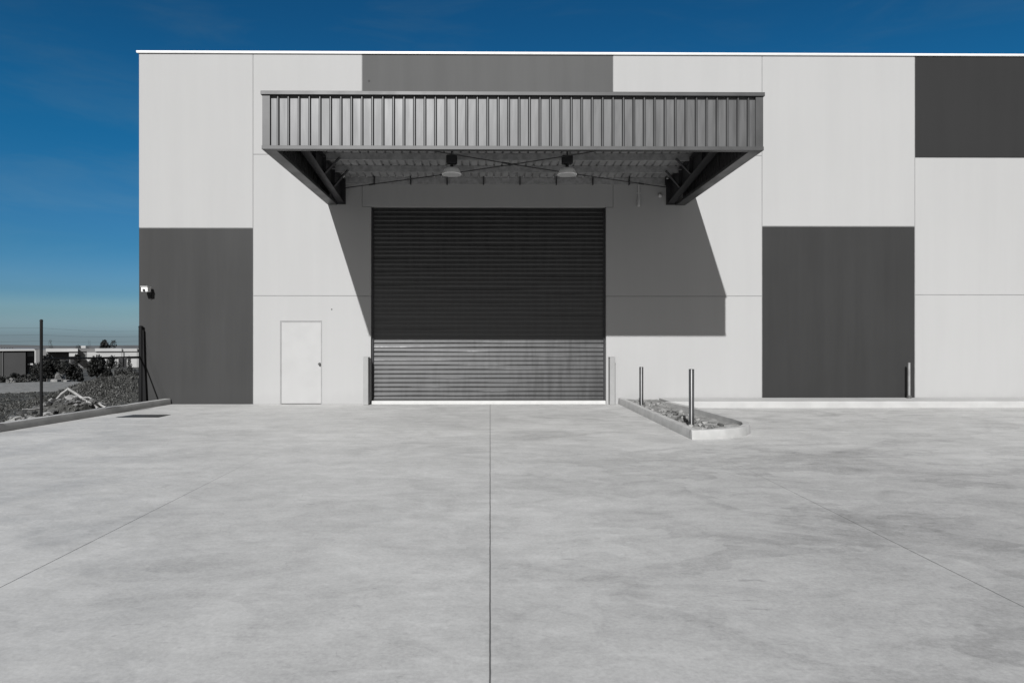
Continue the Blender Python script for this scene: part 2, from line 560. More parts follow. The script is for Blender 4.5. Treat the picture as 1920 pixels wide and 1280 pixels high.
# planting island beside the roller door: kerb ring and fill
isl = [(3.26, 17.38), (3.26, 16.4), (3.26, 15.2), (3.26, 14), (3.26, 12.6), (3.26, 11.6), (3.27, 11.03)]
nose = [(3.27, 11.03), (3.55, 11.04), (3.85, 11.12), (4.15, 11.27), (4.42, 11.5), (4.62, 11.8), (4.74, 12.15), (4.77, 12.6),
        (4.73, 13.2), (4.62, 14.2), (4.48, 15.2), (4.36, 15.9), (4.31, 16.285)]
nose = [(3.27 + (x - 3.27) * (.925 if y < 13.5 else .925 + .075 * min(1, (y - 13.5) / 2)), y) for x, y in nose]
bm = kerb_run(isl, .13, .155, side=1)
b2 = kerb_run(nose, .13, .155, side=1)
tmp = bpy.data.meshes.new('tmp'); b2.to_mesh(tmp); b2.free(); bm.from_mesh(tmp); bpy.data.meshes.remove(tmp)
setting('island_kerb', bm, M['kerb'], 'raised concrete kerb ring of the unfinished planting island', 'kerb', smooth=True)
bm = B()
inner = [(3.38, 17.37), (3.38, 11.18), (3.8, 11.2), (4.2, 11.42), (4.5, 11.8), (4.62, 12.3), (4.6, 13), (4.5, 14.2), (4.36, 15.3), (4.24, 16.2), (4.22, 17.37)]
def inside(x, y, poly):
    r = False
    for (x0, y0), (x1, y1) in zip(poly, poly[1:] + poly[:1]):
        if (y0 > y) != (y1 > y) and x < (x1 - x0) * (y - y0) / (y1 - y0) + x0:
            r = not r
    return r
gx = [3.30 + i * .06 for i in range(24)]
gy = [11.08 + i * .105 for i in range(61)]
def soil_z(x, y):
    lift = max(0, min(1, (y - 15.5) / 1.2)) * .08 + .05 * math.exp(-((y - 12.2) / .6) ** 2)
    return .035 + lift + .03 * noise.noise(Vector((x * 4, y * 3, 1))) + .02 * noise.noise(Vector((x * 11, y * 9, 4)))
gr = {}
for i, x in enumerate(gx):
    for j, y in enumerate(gy):
        gr[i, j] = bm.verts.new((x, y, soil_z(x, y)))
for i in range(len(gx) - 1):
    for j in range(len(gy) - 1):
        if inside((gx[i] + gx[i + 1]) / 2, (gy[j] + gy[j + 1]) / 2, [(3.3, 17.4), (3.3, 11.1), (3.75, 11.16), (4.08, 11.36), (4.36, 11.7), (4.54, 12.2), (4.56, 12.8), (4.47, 14.2), (4.36, 15.5), (4.27, 16.2), (4.27, 17.4)]):
            bm.faces.new((gr[i, j], gr[i + 1, j], gr[i + 1, j + 1], gr[i, j + 1]))
for v in [v for v in bm.verts if not v.link_faces]:
    bm.verts.remove(v)
setting('island_soil', bm, M['soil'], 'dry crumbly soil filling the kerbed island', 'soil', kind='stuff', smooth=True)
bm = B()
for k in range(190):
    y = random.uniform(11.25, 16.9); x = random.uniform(3.42, 4.2)
    r = random.choice((.015, .022, .03, .045, .06))
    if not inside(x, y, [(3.42, 17), (3.42, 11.3), (3.8, 11.35), (4.2, 11.62), (4.42, 12), (4.4, 14), (4.2, 16.5)]):
        continue
    rock(bm, (x, y, soil_z(x, y) + r * .3), r, k, 1, .7)
setting('loose_gravel', bm, M['stone_mix'], 'small loose stones scattered over the island soil', 'gravel', kind='stuff')

# raised footpath along the wall
bm = B()
box(bm, 4.31, 44, 16.29, 17.385, -.2, .155, .012)
setting('footpath', bm, M['path'], 'raised pale concrete footpath along the foot of the wall', 'footpath')

# ------------------------------------------------------------------ the warehouse
wh = thing('warehouse', 'white and dark grey concrete panel warehouse with ribbed loading canopy and roller shutter', 'warehouse', (0, FAC, 0))
XL = sx(260, FAC)
TOP = 8.937
XR = 42.0
U = lambda u: sx(u, FAC)
Z = lambda v, u=930: sz(u, v, FAC)
PT = .15                                        # panel thickness
GAP = .007                                      # half of a sealed joint
c1, c2, c3, c4, c5 = U(474.5), U(679), U(1149.5), U(1429), U(1715.5)
c6 = c5 + 6.1
ZJ1, ZJ2, ZJ3 = Z(291), Z(555, 960), Z(388)     # horizontal joints
DX0, DX1 = U(696), U(1136)                      # roller door opening
PZ = 8.905
LX0, LX1, LZ = U(526), U(603), 2.10             # personnel door opening

def panel(pts, mat, label=None):
    """inset every outline by half a joint"""
    n = len(pts)
    out = []
    for i in range(n):
        p, a, b = Vector(pts[i]), Vector(pts[i - 1]), Vector(pts[(i + 1) % n])
        d1, d2 = (p - a).normalized(), (b - p).normalized()
        n1, n2 = Vector((-d1.y, d1.x)), Vector((-d2.y, d2.x))
        out.append(tuple(p + (n1 + n2) * GAP))
    bm = B()
    prism_y(bm, out, FAC, FAC + PT, .006)
    return obj('wall_panel', bm, mat, wh, label=label)

def rect(x0, x1, z0, z1):
    return [(x0, z0), (x1, z0), (x1, z1), (x0, z1)]

panel(rect(XL, c1, Z(427.5, 370), PZ), M['white'])
panel(rect(XL, c1, -.1, Z(427.5, 370)), M['dark'], 'dark grey panel carrying the security camera')
panel(rect(c1, c2, ZJ1, PZ), M['white'])
panel([(c1, ZJ2), (DX0 - .0, ZJ2), (DX0, ZJ3), (c2, ZJ3), (c2, ZJ1), (c1, ZJ1)], M['white'])
panel([(c1, -.1), (LX0, -.1), (LX0, LZ), (LX1, LZ), (LX1, -.1), (DX0, -.1), (DX0, ZJ2), (c1, ZJ2)], M['white'])
panel(rect(c2, c3, ZJ1 - .05, PZ), M['mid'], 'mid grey panel above the canopy')
panel(rect(c2, c3, ZJ3, ZJ1 - .05), M['white'])
panel(rect(c3, c4, ZJ1, PZ), M['white'])
panel([(DX1, ZJ2), (c4, ZJ2), (c4, ZJ1), (c3, ZJ1), (c3, ZJ3), (DX1, ZJ3)], M['white'])
panel(rect(DX1, c4, -.1, ZJ2), M['white'])
panel(rect(c4, c5, Z(424.5, 1570), PZ), M['white'])
panel(rect(c4, c5, -.1, Z(424.5, 1570)), M['dark_right'], 'dark grey panel behind the thin post on the footpath')
panel(rect(c5, c6, Z(296, 1800), PZ), M['dark_top'], 'charcoal panel under the parapet')
panel(rect(c5, c6, Z(553, 1800), Z(296, 1800)), M['white'])
panel(rect(c5, c6, -.1, Z(553, 1800)), M['white'])
xx = c6
for k in range(3):
    x1 = xx + 6.1 if k < 2 else XR
    panel(rect(xx, x1, 4.5, PZ), M['white'])
    panel(rect(xx, x1, -.1, 4.5), M['dark' if k == 1 else 'white'])
    xx = x1

# structure behind the panels (its face is the joint sealant)
bm = B()
Y0 = FAC + .05
for x0, x1, z0, z1 in ((XL + .02, LX0 + .02, -.1, PZ - .02), (LX0 + .02, LX1 - .02, LZ - .02, PZ - .02), (LX1 - .02, DX0 - .02, -.1, PZ - .02),
                       (DX0 - .02, DX1 + .02, ZJ3 + .03, PZ - .02), (DX1 + .02, XR - .02, -.1, PZ - .02)):
    box(bm, x0, x1, FAC + .007, FAC + .3, z0, z1)
obj('joint_backing', bm, M['sealant'], wh)
bm = B()
box(bm, XL + .004, XL + .16, FAC + PT + .002, 57, -.3, PZ)
box(bm, XR - .16, XR, FAC + PT + .002, 57, -.3, PZ)
box(bm, XL + .16, XR - .16, 56.84, 57, -.3, PZ)
obj('side_wall', bm, M['white'], wh)
bm = B()
prism_y(bm, [(XL + .17, 8.2), (XR - .17, 8.2), (XR - .17, 8.35), ((XL + XR) / 2, 8.75), (XL + .17, 8.35)], FAC + .32, 56.8)
obj('roof', bm, M['far_grey'], wh)
bm = B()
box(bm, XL - .045, XR + .04, FAC - .045, FAC + .26, PZ + .002, TOP + .012, .008)
box(bm, XL - .045, XL + .26, FAC + .262, 57.04, PZ + .002, TOP + .012, .008)
box(bm, XR - .24, XR + .04, FAC + .262, 57.04, PZ + .002, TOP + .012, .008)
obj('parapet_capping', bm, M['cap'], wh)
bm = B()
box(bm, XL - .038, XR + .03, FAC - .036, FAC - .002, PZ - .012, PZ + .001)
obj('capping_drip_edge', bm, M['cap'], wh)
# lifting-anchor recesses left in the panels
for u, v in ((692, 153), (622, 580)):
    bm = B()
    tube(bm, [(U(u), FAC - .003, Z(v)), (U(u), FAC + .01, Z(v))], .028 if v < 200 else .018, 12)
    obj('anchor_plug', bm, M['trim'] if v > 200 else M['dark'], wh)

# roller shutter: curtain of rolled slats
bm = B()
zs, z1 = .095, ZJ3 + .02
pitch = (ZJ3 - .08) / 44
prof = []
z = zs
while z < z1:
    for q, dy in ((0, 0), (.1, .0010), (.3, .0042), (.5, .0076), (.74, .0118), (.83, .0128), (.92, .008), (.98, .001)):
        prof.append((z + q * pitch, dy))
    z += pitch
YC = FAC + .135
nx = 12
cols = []
for i in range(nx + 1):
    x = DX0 + .03 + (DX1 - DX0 - .06) * i / nx
    row = []
    for zz, dy in prof:
        bow = .006 * noise.noise(Vector((x * .8, int((zz - zs) / pitch) * .7, 0)))
        row.append(bm.verts.new((x, YC + dy + bow, zz)))
    cols.append(row)
for a, b in zip(cols, cols[1:]):
    for k in range(len(prof) - 1):
        bm.faces.new((a[k], b[k], b[k + 1], a[k + 1]))
rd = obj('roller_door', bm, M['shutter'], wh, smooth=True, label='dark steel roller shutter, lower third in sun')
for x0, x1 in ((DX0 + GAP, DX0 + .042), (DX1 - .045, DX1 - GAP)):
    bm = B()
    box(bm, x0, x1, YC - .045, YC - .012, .08, ZJ3 - GAP, .004)
    box(bm, x0, x0 + .012 if x0 < 0 else x1, YC - .012, YC + .06, .08, ZJ3 - GAP)
    obj('guide_rail', bm, M['guide'], rd)
bm = B()
box(bm, DX0 + .043, DX1 - .046, YC - .022, YC + .03, .082, .135, .005)
obj('bottom_bar', bm, M['shutter'], rd)
bm = B()
box(bm, DX0 + .01, DX1 - .01, FAC - .035, FAC + .35, -.1, .08, .006)
obj('door_sill', bm, M['sill'], wh)
bm = B()
box(bm, DX0 + GAP, DX1 - GAP, FAC + .31, FAC + .6, ZJ3 - .3, ZJ3 + .4)
box(bm, DX0 - .2, DX1 + .2, FAC + .45, FAC + .5, -.1, ZJ3)
obj('door_lintel_box', bm, M['guide'], wh)

# personnel door
bm = B()
box(bm, LX0 + .020, LX1 - .016, FAC + .014, FAC + .06, .012, LZ - .022, .003)
dr = obj('door', bm, M['door'], wh, label='flush white personnel door')
bm = B()
box(bm, LX0 + GAP, LX0 + .014, FAC + .006, FAC + .06, 0, LZ - GAP)
box(bm, LX1 - .014, LX1 - GAP, FAC + .006, FAC + .06, 0, LZ - GAP)
box(bm, LX0 + .0145, LX1 - .0145, FAC + .006, FAC + .06, LZ - .016, LZ - GAP)
obj('door_frame', bm, M['door'], dr)
bm = B()
box(bm, LX0 - .05, LX1 + .05, FAC + .062, FAC + .08, -.05, LZ + .05)
obj('door_rebate', bm, M['sealant'], dr)
bm = B()
hx, hz = U(599), Z(682)
tube(bm, [(hx, FAC + .024, hz), (hx, FAC + .014, hz)], .032, 16)
tube(bm, [(hx, FAC + .014, hz), (hx, FAC - .03, hz), (hx, FAC - .045, hz)], [.014, .014, .026], 16)
tube(bm, [(hx, FAC - .045, hz), (hx, FAC - .065, hz)], [.030, .022], 16)
obj('handle', bm, M['grate'], dr, smooth=True)

# ---- canopy
CX0, CX1, CY0, CB, CT = -4.105, 4.955, 12.38, 5.06, 6.11
def roof_z(y):
    return 5.86 - .058 * (y - 15.5)
# roof sheets: trapezoid ribs running back to the wall
bm = B()
def ribbed(length, start, pitch=.19, pan=.134, h=.036):
    pts = []
    x = 0.0
    while x < length - .001:
        for q, d in ((0, 0), (pan, 0), (pan + .017, h * .85), (pan + .022, h), (pitch - .022, h), (pitch - .017, h * .85)):
            if x + q < length:
                pts.append((start + x + q, d))
        x += pitch
    pts.append((start + length, 0))
    return pts
pr = ribbed(CX1 - CX0 - .1, CX0 + .05)
r0 = [bm.verts.new((x, CY0 + .08, roof_z(CY0) + d)) for x, d in pr]
r1 = [bm.verts.new((x, FAC - .004, roof_z(FAC) + d)) for x, d in pr]
for i in range(len(pr) - 1):
    bm.faces.new((r0[i], r0[i + 1], r1[i + 1], r1[i]))
cp = obj('canopy', bm, M['soffit'], wh, label='steel framed loading canopy with ribbed fascia')
# front and side fascia sheets
bm = B()
pr = ribbed(CX1 - CX0 - .16, CX0 + .10)
pr = [(CX0 + .02, 0)] + pr + [(CX1 - .02, 0)]
lo = [bm.verts.new((x, CY0 + .04 - d, CB + .05)) for x, d in pr]
hi = [bm.verts.new((x, CY0 + .04 - d, CT - .05)) for x, d in pr]
for i in range(len(pr) - 1):
    bm.faces.new((lo[i], lo[i + 1], hi[i + 1], hi[i]))
for xs_, sgn in ((CX0 + .04, -1), (CX1 - .04, 1)):
    pp = ribbed(FAC - CY0 - .1, CY0 + .06)
    lo = [bm.verts.new((xs_ + sgn * d, y, CB + .05)) for y, d in pp]
    hi = [bm.verts.new((xs_ + sgn * d, y, CT - .05)) for y, d in pp]
    for i in range(len(pp) - 1):
        bm.faces.new((lo[i], lo[i + 1], hi[i + 1], hi[i]))
obj('fascia', bm, M['fascia'], cp)
bm = B()
box(bm, CX0 - .035, CX1 + .035, CY0 - .035, CY0 + .12, CT - .07, CT, .006)
box(bm, CX0 - .035, CX0 + .12, CY0 + .122, FAC - .003, CT - .07, CT, .006)
box(bm, CX1 - .12, CX1 + .035, CY0 + .122, FAC - .003, CT - .07, CT, .006)
obj('top_capping', bm, M['trim'], cp)
for x0, x1, e0, e1 in ((CX0 - .012, CX0 + .125, CX0 - .012, CX0 - .002), (CX1 - .125, CX1 + .012, CX1 + .002, CX1 + .012)):
    bm = B()
    prism_z(bm, [(x0, CY0 - .008), (x1, CY0 - .008), (x1, CY0 + .002), (e1, CY0 + .002), (e1, CY0 + .13), (e0, CY0 + .13)] if x0 == e0 else
            [(x0, CY0 - .008), (x1, CY0 - .008), (x1, CY0 + .13), (e0, CY0 + .13), (e0, CY0 + .002), (x0, CY0 + .002)], CB + .07, CT - .072)
    obj('corner_flashing', bm, M['trim'], cp)
bm = B()
box(bm, CX0 - .02, CX1 + .02, CY0 - .02, CY0 + .10, CB, CB + .068, .004)
box(bm, CX0 - .02, CX0 + .215, CY0 + .102, FAC - .003, CB, CB + .06, .004)
box(bm, CX1 - .215, CX1 + .02, CY0 + .102, FAC - .003, CB, CB + .06, .004)
obj('bottom_flashing', bm, M['trim'], cp)
# tapered cantilever beams
for xc in (-3.80, 4.62):
    bm = B()
    yb, yf = FAC - .03, CY0 + .12
    zb, zf = 5.11, 5.68
    def slope(y):
        return zb + (zf - zb) * (yb - y) / (yb - yf)
    # web
    w = [(yb, slope(yb) + .015), (yf, slope(yf) + .015), (yf, roof_z(yf) - .18), (yb, roof_z(yb) - .02)]
    va = [bm.verts.new((xc - .006, y, z)) for y, z in w]
    vb = [bm.verts.new((xc + .006, y, z)) for y, z in w]
    bm.faces.new(va); bm.faces.new(vb[::-1])
    for i in range(4):
        j = (i + 1) % 4
        bm.faces.new((va[j], va[i], vb[i], vb[j]))
    # flanges
    for (fa, fb, th) in ((slope(yb), slope(yf), .016), (roof_z(yb) - .04, roof_z(yf) - .19, .016)):
        vs = []
        for y, z in ((yb, fa), (yf, fb)):
            vs.append([bm.verts.new((xc + dx, y, z + dz)) for dx, dz in ((-.09, 0), (.09, 0), (.09, th), (-.09, th))])
        for i in range(4):
            j = (i + 1) % 4
            bm.faces.new((vs[0][i], vs[0][j], vs[1][j], vs[1][i]))
        bm.faces.new(vs[0]); bm.faces.new(vs[1][::-1])
    # end plate on the wall, stiffeners
    box(bm, xc - .13, xc + .13, FAC - .028, FAC - .002, 5.07, 5.72, .003)
    for y in (13.7, 14.6, 15.5, 16.4):
        box(bm, xc - .085, xc - .006, y - .005, y + .005, slope(y) + .016, roof_z(y) - .1)
        box(bm, xc + .006, xc + .085, y - .005, y + .005, slope(y) + .016, roof_z(y) - .1)
    bmesh.ops.recalc_face_normals(bm, faces=bm.faces[:])
    obj('cantilever_beam', bm, M['beam'], cp)
# purlins (C sections)
for y in (12.8, 13.7, 14.6, 15.5, 16.4):
    bm = B()
    zt = roof_z(y) - .003
    box(bm, CX0 + .06, CX1 - .06, y - .004, y + .004, zt - .15, zt)
    box(bm, CX0 + .06, CX1 - .06, y + .0042, y + .07, zt - .15, zt - .145)
    box(bm, CX0 + .06, CX1 - .06, y + .066, y + .07, zt - .1448, zt - .125)
    obj('purlin', bm, M['purlin'], cp)
# wall angle with its cleats
bm = B()
box(bm, -3.66, 4.48, FAC - .075, FAC - .065, 5.585, 5.745)
box(bm, -3.66, 4.48, FAC - .0648, FAC - .006, 5.585, 5.595)
obj('wall_angle', bm, M['purlin'], cp)
for k in range(9):
    x = sx(702 + 68.2 * k, FAC - .1)
    bm = B()
    box(bm, x - .012, x + .012, FAC - .16, FAC - .077, 5.55, 5.76, .002)
    obj('cleat', bm, M['guide'], cp)
# fly braces from beam to purlin
for xc, sgn in ((-3.80, 1), (4.62, -1)):
    for y in (13.7, 15.5, 16.4):
        bm = B()
        tube(bm, [(xc + sgn * .03, y - .03, slope(y) + .03), (xc + sgn * .40, y - .03, roof_z(y) - .12)], .028, 4)
        obj('fly_brace', bm, M['beam'], cp)
# crossed tie rods
for xa, xb in ((-3.66, 4.48), (4.48, -3.66)):
    bm = B()
    pts = []
    for i in range(13):
        t = i / 12
        sag = -.05 * math.sin(PI * t)
        dz = .0 if xa < 0 else .03
        pts.append((xa + (xb - xa) * t, 17.22 + (12.75 - 17.22) * t, 5.45 + .12 * t + sag + dz))
    tube(bm, pts, .011, 6)
    for t in (0.16, .55):
        p, q = Vector(pts[int(t * 12)]), Vector(pts[int(t * 12) + 1])
        tube(bm, [p, p + (q - p).normalized() * .16], .02, 6)
    obj('tie_rod', bm, M['black'], cp)

# ------------------------------------------------------------------ fixtures on the building
def high_bay(u, label):
    y = 14.6
    x = sx(u, y)
    t = thing('pendant_lamp', label, 'lamp', (x, y, 5.15), 'pendant lamps under the canopy')
    bm = B()
    box(bm, x - .10, x + .10, y - .09, y + .09, 5.385, 5.56, .01)
    for k in range(5):
        box(bm, x - .115, x + .115, y - .075 + k * .034, y - .069 + k * .034, 5.40, 5.545)
    obj('ballast_box', bm, M['black'], t)
    bm = B()
    tube(bm, [(x, y, 5.56), (x, y, roof_z(y) - .155)], .016, 8)
    box(bm, x - .06, x + .06, y - .03, y + .03, roof_z(y) - .166, roof_z(y) - .154)
    obj('hanger', bm, M['black'], t)
    bm = B()
    tube(bm, [(x, y, 5.386), (x, y, 5.29)], .035, 12)
    obj('neck', bm, M['black'], t)
    bm = B()
    lathe(bm, (x, y, 5.15), [(.205, .0), (.208, .012), (.198, .03), (.178, .075), (.155, .118), (.125, .138), (.05, .142)], 32)
    obj('reflector', bm, M['lamp_white'], t, smooth=True)
    bm = B()
    lathe(bm, (x, y, 5.15), [(.19, -.004), (.196, -.001)], 32)
    obj('lens', bm, M['lens'], t)
high_bay(847, 'white dish pendant lamp under the canopy, on the small door side')
high_bay(1063.5, 'white dish pendant lamp under the canopy, on the island side')

# security camera near the corner
y = FAC
cx_, cz_ = sx(270.8, FAC - .25), sz(270, 542.5, FAC - .25)
t = thing('security_camera', 'small white security camera on a dark bracket, on the dark grey corner panel', 'camera', (cx_ + .09, FAC, cz_))
bx_, bz_ = sx(283.5, FAC), sz(283.5, 559, FAC)
bm = B()
tube(bm, [(bx_, FAC - .001, bz_), (bx_, FAC - .02, bz_)], .03, 14)
tube(bm, [(bx_, FAC - .015, bz_), (bx_ - .02, FAC - .05, bz_ + .04), (cx_ + .075, FAC - .10, cz_ - .085), (cx_ + .05, FAC - .12, cz_ - .05)], [.022, .022, .026, .03], 10)
obj('bracket', bm, M['black'], t, smooth=True)
bm = B()
box(bm, cx_ - .082, cx_ + .082, FAC - .26, FAC - .075, cz_ - .06, cz_ + .066, .014)
box(bm, cx_ - .09, cx_ + .09, FAC - .285, FAC - .07, cz_ + .067, cz_ + .077, .003)
obj('housing', bm, M['fitting_white'], t)
bm = B()
tube(bm, [(cx_ - .005, FAC - .255, cz_ - .02), (cx_ - .005, FAC - .272, cz_ - .02)], .036, 16)
obj('lens', bm, M['black'], t)

# pipe dropper and sensor on the wall under the canopy
px_, pz1, pz0 = sx(1197, FAC), Z(352, 1197), Z(388, 1197)
bm = B()
tube(bm, [(px_, FAC - .04, 5.575), (px_ + .005, FAC - .04, pz0 + .24)], .022, 12)
tube(bm, [(px_ + .005, FAC - .04, pz0 + .24), (px_ + .006, FAC - .045, pz0 + .2), (px_ - .005, FAC - .06, pz0 + .03), (px_ - .01, FAC - .065, pz0)], [.026, .034, .042, .03], 12)
for z in (pz0 + .35, pz0 + .12):
    box(bm, px_ - .045, px_ + .045, FAC - .03, FAC - .001, z - .012, z + .012)
o = obj('dropper_pipe', bm, M['pipe_grey'], None, (px_, FAC, pz0), smooth=True)
tag(o, 'short pale dropper pipe on the shaded wall beside the roller shutter top', 'pipe')
qx, qz = sx(1237, FAC), Z(367, 1237)
t = thing('motion_sensor', 'small round pale sensor on the shaded wall next to the canopy beam', 'sensor', (qx, FAC, qz))
bm = B()
tube(bm, [(qx, FAC - .001, qz), (qx, FAC - .03, qz)], .045, 16)
obj('mounting', bm, M['pipe_grey'], t, smooth=True)
bm = B()
tube(bm, [(qx, FAC - .03, qz), (qx - .005, FAC - .06, qz - .012), (qx - .01, FAC - .085, qz - .02)], [.05, .05, .028], 16)
obj('dome', bm, M['pipe_grey'], t, smooth=True)

# ------------------------------------------------------------------ bollards and guards
def guard(x0, x1, label):
    t = thing('bollard', label, 'bollard', ((x0 + x1) / 2, 17.24, 0), 'square pale guards beside the roller shutter')
    bm = B()
    box(bm, x0, x1, 17.13, 17.36, 0.001, 1.185, .012)
    obj('post', bm, M['guard'], t)
    bm = B()
    box(bm, x0 - .004, x1 + .004, 17.126, 17.364, 1.186, 1.198, .003)
    obj('cap', bm, M['guard'], t)
guard(sx(681, 17.13), sx(690.5, 17.13), 'square pale grey door guard post on the small door side of the roller shutter')
guard(sx(1143.5, 17.13), sx(1153.5, 17.13), 'square pale grey door guard post between roller shutter and island')

def pipe_bollard(x, y, z0, h, r, mat, label, cat='bollard', group=None):
    t = thing('pipe_bollard', label, cat, (x, y, z0), group)
    bm = B()
    tube(bm, [(x, y, z0 - .06), (x, y, z0 + h - .012)], r, 28)
    obj('post', bm, mat, t, smooth=True)
    bm = B()
    lathe(bm, (x, y, z0 + h - .0115), [(r * 1.02, 0), (r * 1.02, .008), (r * .9, .012)], 28)
    obj('cap', bm, mat, t, smooth=True)
    return t
pipe_bollard(sx(1202.5, 16.1), 16.1, .09, .90, .048, M['chrome'], 'shiny steel pipe bollard in the island soil by the white wall', group='steel pipe bollards in the island')
pipe_bollard(sx(1296.5, 12.1), 12.1, .05, 1.05, .047, M['chrome'], 'shiny steel pipe bollard at the rounded front of the kerbed island', group='steel pipe bollards in the island')
t = pipe_bollard(sx(1704.5, 17.2), 17.2, .155, .90, .031, M['galv'], 'thin pale grey post on the footpath before the dark panel')
bm = B()
lathe(bm, (sx(1704.5, 17.2), 17.2, .156), [(.055, 0), (.055, .05), (.036, .07)], 20)
obj('base_collar', bm, M['grate'], t, smooth=True)

# drain grate in the slab
gx0, gx1, gy0, gy1 = -7.84, -6.92, 14.36, 14.86
t = thing('drain_grate', 'dark iron drain grate set in the pale concrete near the kerb', 'drain', (-7.4, 14.6, 0))
bm = B()
pts = [(gx0, gy0), (gx1 - .03, gy0), (gx1, gy1), (gx0 + .12, gy1)]
prism_z(bm, pts, .002, .006)
obj('pit_floor', bm, M['black'], t)
bm = B()
for k in range(24):
    f = k / 24
    xa = gx0 + .02 + (gx1 - gx0 - .08) * f; xb = gx0 + .14 + (gx1 - gx0 - .16) * f
    vs = [bm.verts.new(c) for c in ((xa, gy0 + .02, .011), (xa + .014, gy0 + .02, .011), (xb + .014, gy1 - .02, .011), (xb, gy1 - .02, .011))]
    bm.faces.new(vs)
obj('bars', bm, M['grate'], t)

# ------------------------------------------------------------------ fence on the field side
def fx(y):
    return kerb_x(y) - .34 if y < 16 else kerb_x(y) - .34 - (y - 16) / 1.2 * .34
fence = thing('wire_fence', 'black steel post and wire fence along the kerb', 'fence', (-8.8, 13.3, -.07))
posts = [(sx(77.5, 13.3), 13.3, 2.0, .027), (sx(264, 17.33), 17.33, 1.97, .052), (fx(9.3) , 9.3, 2.0, .027), (fx(5.3), 5.3, 2.0, .027), (fx(1.3), 1.3, 2.0, .027)]
for x, y, h, r in posts:
    bm = B()
    tube(bm, [(x, y, -.3), (x, y, h)], r, 14)
    lathe(bm, (x, y, h), [(r * 1.12, -.02), (r * 1.12, 0), (r * .6, .018)], 14)
    obj('post', bm, M['steel_black'], fence, smooth=True)
bm = B()
a, b = posts[0], posts[1]
tube(bm, [(a[0], a[1], 1.25), (b[0], b[1], 1.20)], .019, 8)
obj('rail', bm, M['steel_black'], fence)
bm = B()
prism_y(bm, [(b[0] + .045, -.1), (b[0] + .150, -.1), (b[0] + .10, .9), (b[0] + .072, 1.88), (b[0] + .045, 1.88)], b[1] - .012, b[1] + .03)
obj('shadow_wedge_plate', bm, M['steel_black'], fence)  # added black plate standing in for the fence's shadow wedge on the wall
order = [posts[1], posts[0], posts[2], posts[3], posts[4]]
for zf in (1.85, 1.72, 1.6, .62):
    bm = B()
    for p, q in zip(order, order[1:]):
        if zf < 1 and p is posts[1]:
            continue
        pts = [(p[0] + (q[0] - p[0]) * k / 8, p[1] + (q[1] - p[1]) * k / 8, zf - .03 * math.sin(PI * k / 8)) for k in range(9)]
        tube(bm, pts, .0014, 5)
    obj('wire', bm, M['wire'], fence)

# ------------------------------------------------------------------ rubble, timber and weeds beyond the kerb
def bent_limb(name, pts, rads, mat, label):
    bm = B()
    P = [Vector(p) for p in pts]
    dense, rr = [], []
    for i in range(len(P) - 1):
        for k in range(7):
            t = k / 7
            q = P[i].lerp(P[i + 1], t)
            q += Vector((noise.noise(q * 4), noise.noise(q * 4 + Vector((5, 0, 0))), noise.noise(q * 4 + Vector((0, 5, 0))))) * .02
            dense.append(q); rr.append(.62 * (rads[i] + (rads[i + 1] - rads[i]) * t) * (1 + .25 * noise.noise(q * 9)))
    dense.append(P[-1]); rr.append(rads[-1])
    tube(bm, dense, rr, 8)
    o = obj(name, bm, mat, None, (P[0].x, P[0].y, min(p.z for p in P)), smooth=True)
    tag(o, label, 'branch')
def at(u, v, Y):
    return (sx(u, Y), Y, sz(u, v, Y))
bent_limb('branch', [at(105, 747, 15.3), at(114, 738, 15.4), at(128, 728.5, 15.5), at(150, 743.5, 15.4), at(168, 755.5, 15.3), at(184, 766, 15.2)], [.03, .045, .05, .045, .05, .04], M['branch'],
          'bleached bent branch arched over the rubble heap')
bent_limb('branch', [at(152, 745, 15.6), at(166, 745.5, 15.55), at(180, 752, 15.5), at(198, 764, 15.45)], [.02, .03, .04, .05], M['branch'],
          'straighter bleached branch lying behind the arched one')
bent_limb('branch', [at(42, 767, 14.2), at(66, 766, 14.4), at(88, 765, 14.6)], [.02, .026, .02], M['branch'],
          'thin pale stick lying level on the rubble near the fence post')
def berm_z(x, y):
    d = kerb_x(y) - .3 - x
    return terrain_z(x, y) + .42 * math.exp(-((y - 15.2) / .75) ** 2) * max(0, 1 - ((d - .75) / .95) ** 2) + .05 * noise.noise(Vector((x * 5, y * 5, 0))) - .03
# concrete lumps one can tell apart
lumps = [(28, 789, 13.55, .11, 1.6, 'stone', 'pale broken slab at the field end of the rubble, against the kerb'),
         (40, 782, 13.8, .12, 1.3, 'stone', 'pale jagged rubble lump beside the broken slab'),
         (58, 776, 14.0, .10, 1.3, 'stone', 'flat pale stone under the level stick'),
         (90, 776, 14.3, .11, 1.2, 'stone', 'round pale stone just past the fence post'),
         (98, 772, 14.5, .09, 1.2, 'stone_dark', 'dark stone next to the round pale stone'),
         (134, 751, 15.2, .13, 1.2, 'stone', 'pale stone sheltered under the arched branch'),
         (143, 768, 14.9, .07, 1.0, 'stone', 'small pale stone at the kerb under the arched branch'),
         (137, 767, 14.95, .10, .8, 'stone_dark', 'dark upright stone at the kerb under the branch'),
         (186, 762, 15.7, .10, 1.4, 'stone', 'pale stone at the low end of the branches'),
         (206, 757, 16.4, .09, 1.3, 'stone', 'pale stone at the foot of the weedy mound')]
for k, (u, v, Y, r, st, mt, lb) in enumerate(lumps):
    bm = B()
    c = at(u, v, Y)
    gz = max(terrain_z(c[0], c[1]), berm_z(c[0], c[1]))
    zc = max(gz + r * .3, min(c[2], gz + r * .9))
    rock(bm, (c[0], c[1], zc), r * .72, 40 + k * 1.3, 2, .6, (st * 1.15, 1))
    o = obj('rubble_stone', bm, M[mt], None, (c[0], c[1], gz))
    tag(o, lb, 'stone', 'stones of the rubble heap behind the kerb')
bm = B()
